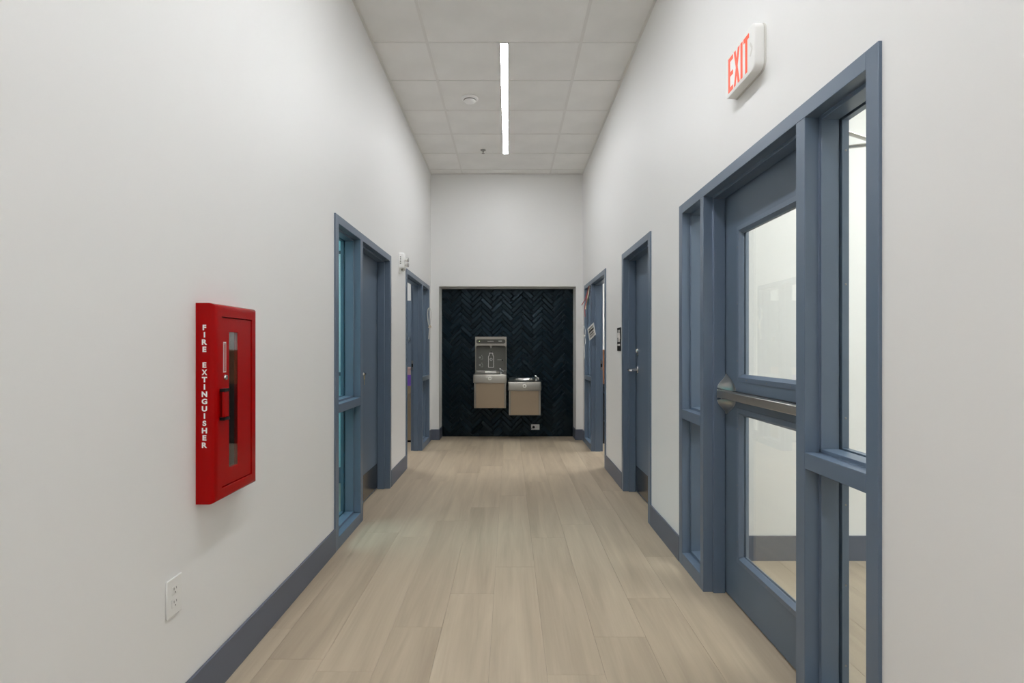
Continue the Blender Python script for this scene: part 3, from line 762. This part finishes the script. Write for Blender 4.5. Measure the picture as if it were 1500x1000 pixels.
# letters read left to right with decreasing y (far to near)
LZ0, LZ1 = 2.415, 2.567; st_ = .019; x0 = xe0 - .0009; x1 = xe0 + .0003
def bar(mb, a, b, wid):
    (ya_, za_), (yb_, zb_) = a, b
    d = Vector((yb_ - ya_, zb_ - za_)).normalized(); nrm = Vector((-d.y, d.x)) * wid / 2
    mb.prism([(ya_ + nrm.x, za_ + nrm.y), (yb_ + nrm.x, zb_ + nrm.y), (yb_ - nrm.x, zb_ - nrm.y), (ya_ - nrm.x, za_ - nrm.y)], lambda p, q, t: (t, p, q), x0, x1)
lt = []
m_ = MB(); m_.box(x0, x1, 2.408 - st_, 2.408, LZ0, LZ1)
for zz in (LZ0, (LZ0 + LZ1 - st_) / 2, LZ1 - st_): m_.box(x0, x1, 2.408 - .05, 2.408 - st_, zz, zz + st_)
lt.append(m_)
m_ = MB(); m_.prism([(2.349, LZ0), (2.331, LZ0), (2.290, LZ1), (2.308, LZ1)], lambda p, q, t: (t, p, q), x0, x1); m_.prism([(2.349, LZ1), (2.331, LZ1), (2.290, LZ0), (2.308, LZ0)], lambda p, q, t: (t, p, q), x0 - .0001, x1); lt.append(m_)
lt.append(MB().box(x0, x1, 2.281 - st_, 2.281, LZ0, LZ1))
m_ = MB(); m_.box(x0, x1, 2.201, 2.252, LZ1 - st_, LZ1).box(x0, x1, 2.2265 - st_/2, 2.2265 + st_/2, LZ0, LZ1 - st_); lt.append(m_)
for m_ in lt: obj('letter', m_, 'exit', e)
ch_ = MB(); zc = (LZ0 + LZ1) / 2
bar(ch_, (2.190, zc + .026), (2.172, zc), .010); bar(ch_, (2.190, zc - .026), (2.172, zc), .010)
obj('chevron', ch_, 'iv', e)

# ------------------------------------------------------------------ small wall and ceiling devices
# restroom sign: black plate with two white figures and a line of raised print
sy0, sy1, sz0, sz1 = 4.935, 5.095, 1.252, 1.470
e = empty('restroom_sign', (WR, (sy0 + sy1) / 2, sz0), 'small black restroom sign with white figures beside the closed blue door', 'sign')
obj('sign_plate', MB().box(WR - .006, WR, sy0, sy1, sz0, sz1), 'black', e, bevel=.002)
def figure(cy, skirt):
    mb = MB(); xa, xb2 = WR - .0075, WR - .006
    mb.lathe([(.011, 0), (.011, .0015)], (WR - .0075, cy, 1.439), 'x', 16)
    if skirt: body = [(cy - .012, 1.425), (cy + .012, 1.425), (cy + .030, 1.365), (cy - .030, 1.365)]
    else: body = [(cy - .026, 1.425), (cy + .026, 1.425), (cy + .026, 1.375), (cy - .026, 1.375)]
    mb.prism(body, lambda p, q, t: (t, p, q), xa, xb2)
    for sg in (-1, 1): mb.box(xa, xb2, cy + sg * .009 - .006, cy + sg * .009 + .006, 1.335, 1.37)
    return mb
obj('figure', figure(5.050, False), 'ink_w', e); obj('figure', figure(4.985, True), 'ink_w', e)
db = MB().box(WR - .0075, WR - .006, 5.016, 5.019, 1.335, 1.45); obj('divider', db, 'ink_w', e)
pr = MB()
for k in range(8): pr.box(WR - .0072, WR - .006, 4.955 + k * .0155, 4.955 + k * .0155 + .011, 1.300, 1.318)
obj('raised_print', pr, 'ink_w', e)
bd = MB()
for k in range(9): bd.lathe([(.0018, 0), (.0012, .001), (0, .0012)], (WR - .006, 4.955 + k * .0155, 1.282), 'x', 6, -1)
obj('braille_dots', bd, 'black', e)['kind'] = 'stuff'

# emergency light on the left wall between the two frames
by0, by1, bz0, bz1 = 5.345, 5.50, 2.075, 2.232
e = empty('emergency_light', (-WL, 5.42, bz0), 'white twin-head emergency light on the wall between the blue frames', 'emergency light')
hb = MB().loft([[(-WL + d, p, q) for p, q in rrect(by0 + o_, by1 - o_, bz0 + o_, bz1 - o_, .02)] for d, o_ in ((0, 0), (.036, 0), (.044, .004), (.048, .012))])
obj('lamp_housing', hb, 'det', e, smooth=True)
for z in (2.185, 2.165, 2.143, 2.122): obj('vent_hole', MB().lathe([(.0055, 0), (.0055, .0012)], (-WL + .016, by0, z), 'y', 10, -1), 'slot', e)
for z in (2.163, 2.112):
    hd_ = obj('lamp_head', MB().lathe([(.010, 0), (.011, .006), (.019, .022), (.021, .034), (.019, .038), (0, .037)], (-WL + .048, 5.40, z), 'x', 18), 'iv', e, smooth=True)
    obj('lamp_rim', MB().lathe([(.0215, .030), (.0225, .032), (.0215, .036), (.0195, .0385), (.0, .0388)], (-WL + .048, 5.40, z), 'x', 18), 'steel_d', hd_, smooth=True)
obj('test_knob', MB().lathe([(0, 0), (.014, .004), (.020, .014), (.014, .026), (0, .03)], (-WL + .03, 5.40, bz0 - .028), 'z', 16), 'steel', e, smooth=True)
obj('pull_tab', MB().box(-WL + .001, -WL + .012, 5.35, 5.372, 2.022, bz0 - .001), 'iv', e, bevel=.002)

# smoke detector and sprinkler
sx, sy = at(688.3, 142.5, 5.225)[0], 5.225
e = empty('smoke_detector', (sx, sy, CEIL - .055), 'round white smoke detector on the ceiling beside the long light', 'smoke detector')
obj('detector_base', MB().lathe([(.082, .0), (.082, -.012), (.074, -.018)], (sx, sy, CEIL - .001), 'z', 32), 'det', e, smooth=True)
obj('detector_dome', MB().lathe([(.060, -.018), (.058, -.030), (.048, -.040), (.030, -.046), (0, -.047)], (sx, sy, CEIL - .001), 'z', 32), 'det', e, smooth=True)
obj('sensor_slot', MB().lathe([(.0595, -.020), (.0605, -.022), (.0600, -.026), (.0588, -.0275)], (sx, sy, CEIL - .001), 'z', 32), 'slot', e, smooth=True)
px_, py_ = at(707.7, 219.5, 6.594)[0], 6.594
e = empty('fire_sprinkler', (px_, py_, CEIL - .05), 'small metal sprinkler head under the ceiling beyond the smoke detector', 'sprinkler')
obj('escutcheon', MB().lathe([(.034, 0), (.032, -.006), (.014, -.010), (.0, -.0105)], (px_, py_, CEIL), 'z', 20), 'steel_d', e, smooth=True)
obj('sprinkler_head', MB().lathe([(.010, -.010), (.010, -.022), (.006, -.026), (.005, -.040)], (px_, py_, CEIL), 'z', 12).lathe([(.0, -.040), (.018, -.041), (.018, -.043), (0, -.045)], (px_, py_, CEIL), 'z', 12), 'steel_d', e, smooth=True)

# ------------------------------------------------------------------ drinking fountains
YF = 7.33
def fountain(x0, x1, zt, zb, label, bub_x):
    e = empty('drinking_fountain', ((x0 + x1) / 2, YW, zb), label, 'drinking fountain', 'drinking fountains on the navy tiles')
    xc = (x0 + x1) / 2
    # apron (front and sides) with a sloped top lip
    def rr(o, y_o, z): # rounded front corners seen from above
        r = .022; pts = [(x0 + o, YW)]
        for cx, a0 in ((x0 + o + r, PI), (x1 - o - r, 1.5 * PI)):
            for k in range(6):
                a = a0 + PI/2 * k / 5; pts.append((cx + r * math.cos(a), YF + y_o + r + r * math.sin(a)))
        pts.append((x1 - o, YW))
        return [(p, q, z) for p, q in pts]
    ap = MB().loft([rr(.0, .0, zt - .118), rr(0, 0, zt - .018), rr(.003, .004, zt - .006), rr(.010, .012, zt)], cap=True)
    obj('basin_apron', ap, 'fsteel', e, smooth=True)
    # basin: height field with a bowl and raised back
    nx, ny = 32, 20; mb = MB()
    a0, a1, b0, b1 = x0 + .012, x1 - .012, YF + .014, YW - .001
    for j in range(ny + 1):
        for i in range(nx + 1):
            x = a0 + (a1 - a0) * i / nx; y = b0 + (b1 - b0) * j / ny
            u = (x - xc) / ((a1 - a0) * .45); v = (y - (b0 + b1) / 2 + .02) / ((b1 - b0) * .40)
            rr_ = math.sqrt(u*u + v*v)
            h = -.045 * max(0, 1 - rr_ ** 4) if rr_ < 1 else 0
            rise = .034 * max(0, (y - (b0 + (b1 - b0) * .55)) / ((b1 - b0) * .45)) ** .8 if rr_ >= .97 else 0
            mb.v.append((x, y, zt + .0008 + h * 1 + rise))
    for j in range(ny):
        for i in range(nx):
            k = j * (nx + 1) + i; mb.f.append((k, k + 1, k + nx + 2, k + nx + 1))
    o = obj('basin', mb, 'steel', e, smooth=True)
    # bubbler
    bx_, by_ = bub_x, YF + .20
    bb = MB().lathe([(.020, 0), (.020, .008), (.012, .016), (.010, .03), (0, .031)], (bx_, by_, zt - .005), 'z', 16)
    bb.tube([(bx_, by_, zt + .02), (bx_, by_, zt + .05), (bx_ - .006, by_ - .01, zt + .066), (bx_ - .022, by_ - .015, zt + .070)], [.008, .009, .011, .010], 10)
    obj('bubbler', bb, 'chrome', e, smooth=True)
    obj('bubbler_guard', MB().tube([(bx_ + .004, by_ + .012, zt + .06), (bx_ + .022, by_ + .0, zt + .045), (bx_ + .034, by_, zt + .018)], [.006, .007, .005], 8), 'chrome', e, smooth=True)
    # push button
    zp = zt - .058
    pb = obj('push_button', MB().lathe([(.026, 0), (.026, .008), (.020, .014), (.012, .012), (0, .010)], (xc, YF, zp), 'y', 24, -1), 'iv', e, smooth=True)
    obj('button_center', MB().lathe([(.011, .0125), (.011, .016), (0, .0165)], (xc, YF, zp + .002), 'y', 16, -1).box(xc - .008, xc + .008, YF - .012, YF - .001, zp - .040, zp - .022), 'steel_d', pb)
    # cabinet below
    c0, c1, cy = x0 + .012, x1 - .008, YF + .018
    zc = zt - .1185
    obj('cabinet_shell', MB().box(c0, c1, cy, YW, zb, zc), 'fsteel', e, bevel=.006)
    obj('front_panel', MB().box(c0 + .026, c1 - .026, cy - .003, cy - .0005, zb + .006, zc - .006), 'tan_steel', e, bevel=.001, seg=1)
    for xq in (c0 + .0215, c1 - .0245): obj('panel_seam', MB().box(xq, xq + .003, cy - .0012, cy - .0002, zb + .003, zc - .003), 'dark', e)
    return e
fL = fountain(-.493, -.034, .9235, .459, 'taller steel drinking fountain with a bottle filler above its basin', -.116)
fR = fountain(-.019, .437, .821, .361, 'lower steel drinking fountain with an open basin, above the outlet', .378)
# bottle filler above the left basin
bx0, bx1, bz0, bz1 = -.489, -.039, .9245, 1.444
yf, yp = 7.712, 7.775
inner = [(bx0 + .010, bz0 + .01)]
ix0, ix1, itop, r = bx0 + .010, bx1 - .010, 1.315, .035
inn = [(ix0, bz0)]
for k in range(7): a = PI - PI/2 * k / 6; inn.append((ix0 + r + r * math.cos(a), itop - r + r * math.sin(a)))
for k in range(7): a = PI/2 - PI/2 * k / 6; inn.append((ix1 - r + r * math.cos(a), itop - r + r * math.sin(a)))
inn.append((ix1, bz0))
out_ = [(bx0, bz0)] + [(bx0, itop - r + (bz1 - itop + r) * k / 3) for k in range(4)] + [(bx0 + (ix0 + r - bx0) * (k + 1) / 3, bz1) for k in range(3)] + [(ix1 - r + (bx1 - ix1 + r) * k / 3, bz1) for k in range(4)] + [(bx1, bz1 - (bz1 - itop + r) * (k + 1) / 3) for k in range(3)] + [(bx1, bz0)]
sr = MB(); nI = len(inn)
loops = [[(p, YW, q) for p, q in out_], [(p, yf, q) for p, q in out_], [(p, yf, q) for p, q in inn], [(p, yp, q) for p, q in inn]]
sr.loft(loops, close=False, cap=False)
obj('filler_surround', sr, 'fsteel', fL, bevel=.002, seg=1)
obj('filler_back_panel', MB().box(bx0 + .004, bx1 - .004, yp, YW - .001, bz0, bz1 - .004), 'grey_pl', fL)
cp = MB().loft([[(p, yf - .0005, q) for p, q in rrect(-.472, -.056, 1.345, 1.407, .029)], [(p, yf - .004, q) for p, q in rrect(-.472, -.056, 1.345, 1.407, .029)]])
cpo = obj('control_panel', cp, 'dk_pl', fL, bevel=.001, seg=1)
M['led'] = mat('green_led', (.5, .6, .3), .4, emis=(.75, .9, .45), estr=1.2)
obj('indicator_lamp', MB().lathe([(.007, 0), (.007, .001)], (-.428, yf - .004, 1.378), 'y', 14, -1), 'led', cpo)
pt = MB()
for k in range(7): pt.box(-.310 + k * .0125, -.301 + k * .0125, yf - .0048, yf - .004, 1.372, 1.384)
for k in range(4): pt.box(-.152 + k * .0125, -.143 + k * .0125, yf - .0048, yf - .004, 1.370, 1.388)
obj('panel_print', pt, 'line', cpo)['kind'] = 'stuff'
obj('filler_nozzle', MB().lathe([(.016, 0), (.016, -.012), (.010, -.02), (.009, -.034), (0, -.035)], (-.262, 7.742, itop - .001), 'z', 16), 'steel', fL, smooth=True)
obj('sensor_eye', MB().lathe([(.008, 0), (.008, .003), (0, .004)], (-.262, yp, 1.224), 'y', 14, -1), 'black', fL)
def outline(mb, pts, wid, y, close=True):
    n = len(pts)
    for k in range(n if close else n - 1):
        a, b = pts[k], pts[(k + 1) % n]
        d = Vector((b[0] - a[0], b[1] - a[1])); L = d.length
        if L < 1e-6: continue
        d /= L; nv = Vector((-d.y, d.x)) * wid / 2; ex_ = d * wid / 2
        mb.prism([(a[0] - ex_.x + nv.x, a[1] - ex_.y + nv.y), (b[0] + ex_.x + nv.x, b[1] + ex_.y + nv.y), (b[0] + ex_.x - nv.x, b[1] + ex_.y - nv.y), (a[0] - ex_.x - nv.x, a[1] - ex_.y - nv.y)], lambda p, q, t: (p, t, q), y, y - .0008)
bo = MB(); cx = -.263
outline(bo, [(cx - .036, 1.003), (cx + .036, 1.003), (cx + .038, 1.01), (cx + .038, 1.155), (cx + .026, 1.180), (cx + .024, 1.208), (cx - .024, 1.208), (cx - .026, 1.180), (cx - .038, 1.155), (cx - .038, 1.01)], .0062, yp)
obj('bottle_outline', bo, 'ink_w', fL)
obj('bottle_emblem', MB().lathe([(.022, 0), (.022, .0006)], (cx, yp, 1.118), 'y', 20, -1), 'line', fL)
obj('emblem_center', MB().lathe([(.009, .0006), (.009, .0014)], (cx, yp, 1.118), 'y', 14, -1), 'black', fL)
for zc in (1.142, 1.032):
    ic = MB()
    outline(ic, [(-.412, zc - .022), (-.384, zc - .022), (-.384, zc + .010), (-.392, zc + .022)], .004, yp, False)
    outline(ic, [(-.436, zc + .006), (-.422, zc + .014), (-.414, zc + .002), (-.426, zc - .006)], .008, yp)
    outline(ic, [(-.400, zc + .028), (-.394, zc + .038)], .005, yp, False)
    obj('instruction_icon', ic, 'line', fL)
obj('instruction_line', MB().box(-.172, -.112, yp - .0008, yp, 1.108, 1.114), 'line', fL)
obj('cold_button', MB().lathe([(.009, 0), (.009, .004), (0, .005)], (-.100, yp, 1.106), 'y', 14, -1), 'black', fL)
gr = MB()
for k in range(5): gr.box(-.33, -.19, 7.60 + k * .022, 7.612 + k * .022, .928, .944)
gr.box(-.335, -.33, 7.595, 7.705, .926, .945).box(-.19, -.185, 7.595, 7.705, .926, .945)
obj('drain_grate', gr, 'iv', fL)
obj('drip_ledge', MB().box(-.46, -.36, 7.69, 7.70, .948, .957), 'steel', fL)

# ------------------------------------------------------------------ ribbons, loops and card at the far frames
def strip(pts, wid, wdir, th=.0012):
    """a ribbon following pts, wid across along wdir"""
    wv = Vector(wdir).normalized() * wid / 2
    mb = MB(); rings = []
    for k, p in enumerate(pts):
        p = Vector(p); t = (Vector(pts[min(k+1, len(pts)-1)]) - Vector(pts[max(k-1, 0)])).normalized()
        n = t.cross(wv).normalized() * th
        rings.append([p - wv - n, p + wv - n, p + wv + n, p - wv + n])
    return mb.loft(rings)
def loop_pts(c, rx, rz, tilt, n=20, axis=(1, 0, 0)):
    a = Vector(axis).normalized(); return [Vector(c) + a * rx * math.sin(2*PI*k/n + PI) + Vector((0, 0, rz * math.cos(2*PI*k/n + PI))) + Vector((0, tilt * math.sin(4*PI*k/n), 0)) for k in range(n + 1)]
# left: white looped ribbon with two tails, hanging at the end of the far frame
e = empty('ribbon_loop', (-1.078, 7.28, EYE), 'white looped ribbon with a tail hanging at the far frame beside the tiles', 'ribbon')
c = (-1.080, 7.27, 1.700)
obj('loop', strip(loop_pts(c, .024, .125, .03, axis=(1, .6, 0)), .022, (.3, 1, 0)), 'rib_w', e, smooth=True)
obj('knot', MB().tube([(-1.086, 7.27, 1.555), (-1.07, 7.26, 1.585), (-1.056, 7.26, 1.56)], [.010, .014, .010], 8), 'cream', e, smooth=True)
obj('tail', strip([(-1.074, 7.265, 1.575), (-1.080, 7.26, 1.50), (-1.086, 7.25, 1.40)], .024, (.35, 1, 0)), 'rib_w', e)
# right: two small white loops with a tail
e = empty('ribbon_loop', (1.01, 7.2, EYE), 'white double ribbon loop hanging under the red and cream ribbon', 'ribbon')
for zc in (1.510, 1.385):
    obj('loop', strip(loop_pts((1.005, 7.22, zc), .022, .060, .02, axis=(1, .6, 0)), .02, (.3, 1, 0)), 'rib_w', e, smooth=True)
obj('knot', MB().tube([(.992, 7.22, 1.445), (1.006, 7.215, 1.450), (1.018, 7.22, 1.442)], [.007, .011, .007], 8), 'rib_w', e, smooth=True)
obj('tail', strip([(1.006, 7.22, 1.33), (1.010, 7.22, 1.24), (1.012, 7.21, 1.14)], .02, (.3, 1, 0)), 'rib_w', e)
# red and cream hanging ribbon
e = empty('hanging_ribbon', (1.01, 6.87, 1.7), 'red and cream ribbon hanging from the top corner of the far doorway', 'ribbon')
P_ = lambda x, y, Y=6.85: at(x, y, Y)
obj('cream_strand', strip([P_(863.0, 419), P_(862.0, 428), P_(860, 438), P_(858.6, 447), P_(857.4, 453)], .030, (1, 1.2, 0)), 'cream', e)['label'] = 'cream strand'
obj('red_strand', strip([P_(862.5, 419, 6.83), P_(860.5, 427, 6.82), P_(858.5, 435, 6.82), P_(855.5, 441, 6.81), P_(852.0, 447, 6.80)], .016, (1, 1.2, 0)), 'rib_r', e)['label'] = 'red strand'
obj('red_strand', strip([P_(860.8, 428, 6.80), P_(858.8, 440, 6.80), P_(856.4, 452, 6.80), P_(857.2, 464, 6.80)], .013, (1, 1.2, 0)), 'rib_r', e)['label'] = 'second red strand'
obj('leaf', MB().prism([(6.84, 1.80), (6.90, 1.86), (6.93, 1.93), (6.88, 1.97), (6.83, 1.90)], lambda p, q, t: (t, p, q), WR - .011, WR - .0125), 'green', e)['label'] = 'dark green leaf'
# tilted card
e = empty('paper_card', (1.0, 6.6, 1.40), 'small tilted white printed card on the mullion of the ribboned doorway', 'card')
ctr = Vector(at(866.6, 485.5, 6.60)); ax = Vector((-.30, .90, -.42)).normalized(); upv = Vector((0, .10, 1)); upv = (upv - ax * upv.dot(ax)).normalized(); nv = ax.cross(upv)
if nv.x > 0: nv = -nv
def quad(u0, u1, v0, v1, n0, n1):
    mb = MB(); q = [(u0, v0), (u1, v0), (u1, v1), (u0, v1)]
    return mb.prism(q, lambda p, r_, t: tuple(ctr + ax * p + upv * r_ + nv * t), n0, n1)
obj('card_sheet', quad(-.09, .09, -.082, .082, 0, .0015), 'rib_w', e)
pm = MB()
for v0, v1, u0, u1 in ((.045, .06, -.065, .065), (.005, .03, -.07, .07), (-.03, -.012, -.055, .055), (-.058, -.045, -.07, .07)):
    t = quad(u0, u1, v0, v1, .0015, .0022); i0 = len(pm.v); pm.v += t.v; pm.f += [tuple(k + i0 for k in f) for f in t.f]
obj('card_print', pm, 'steel_d', e)
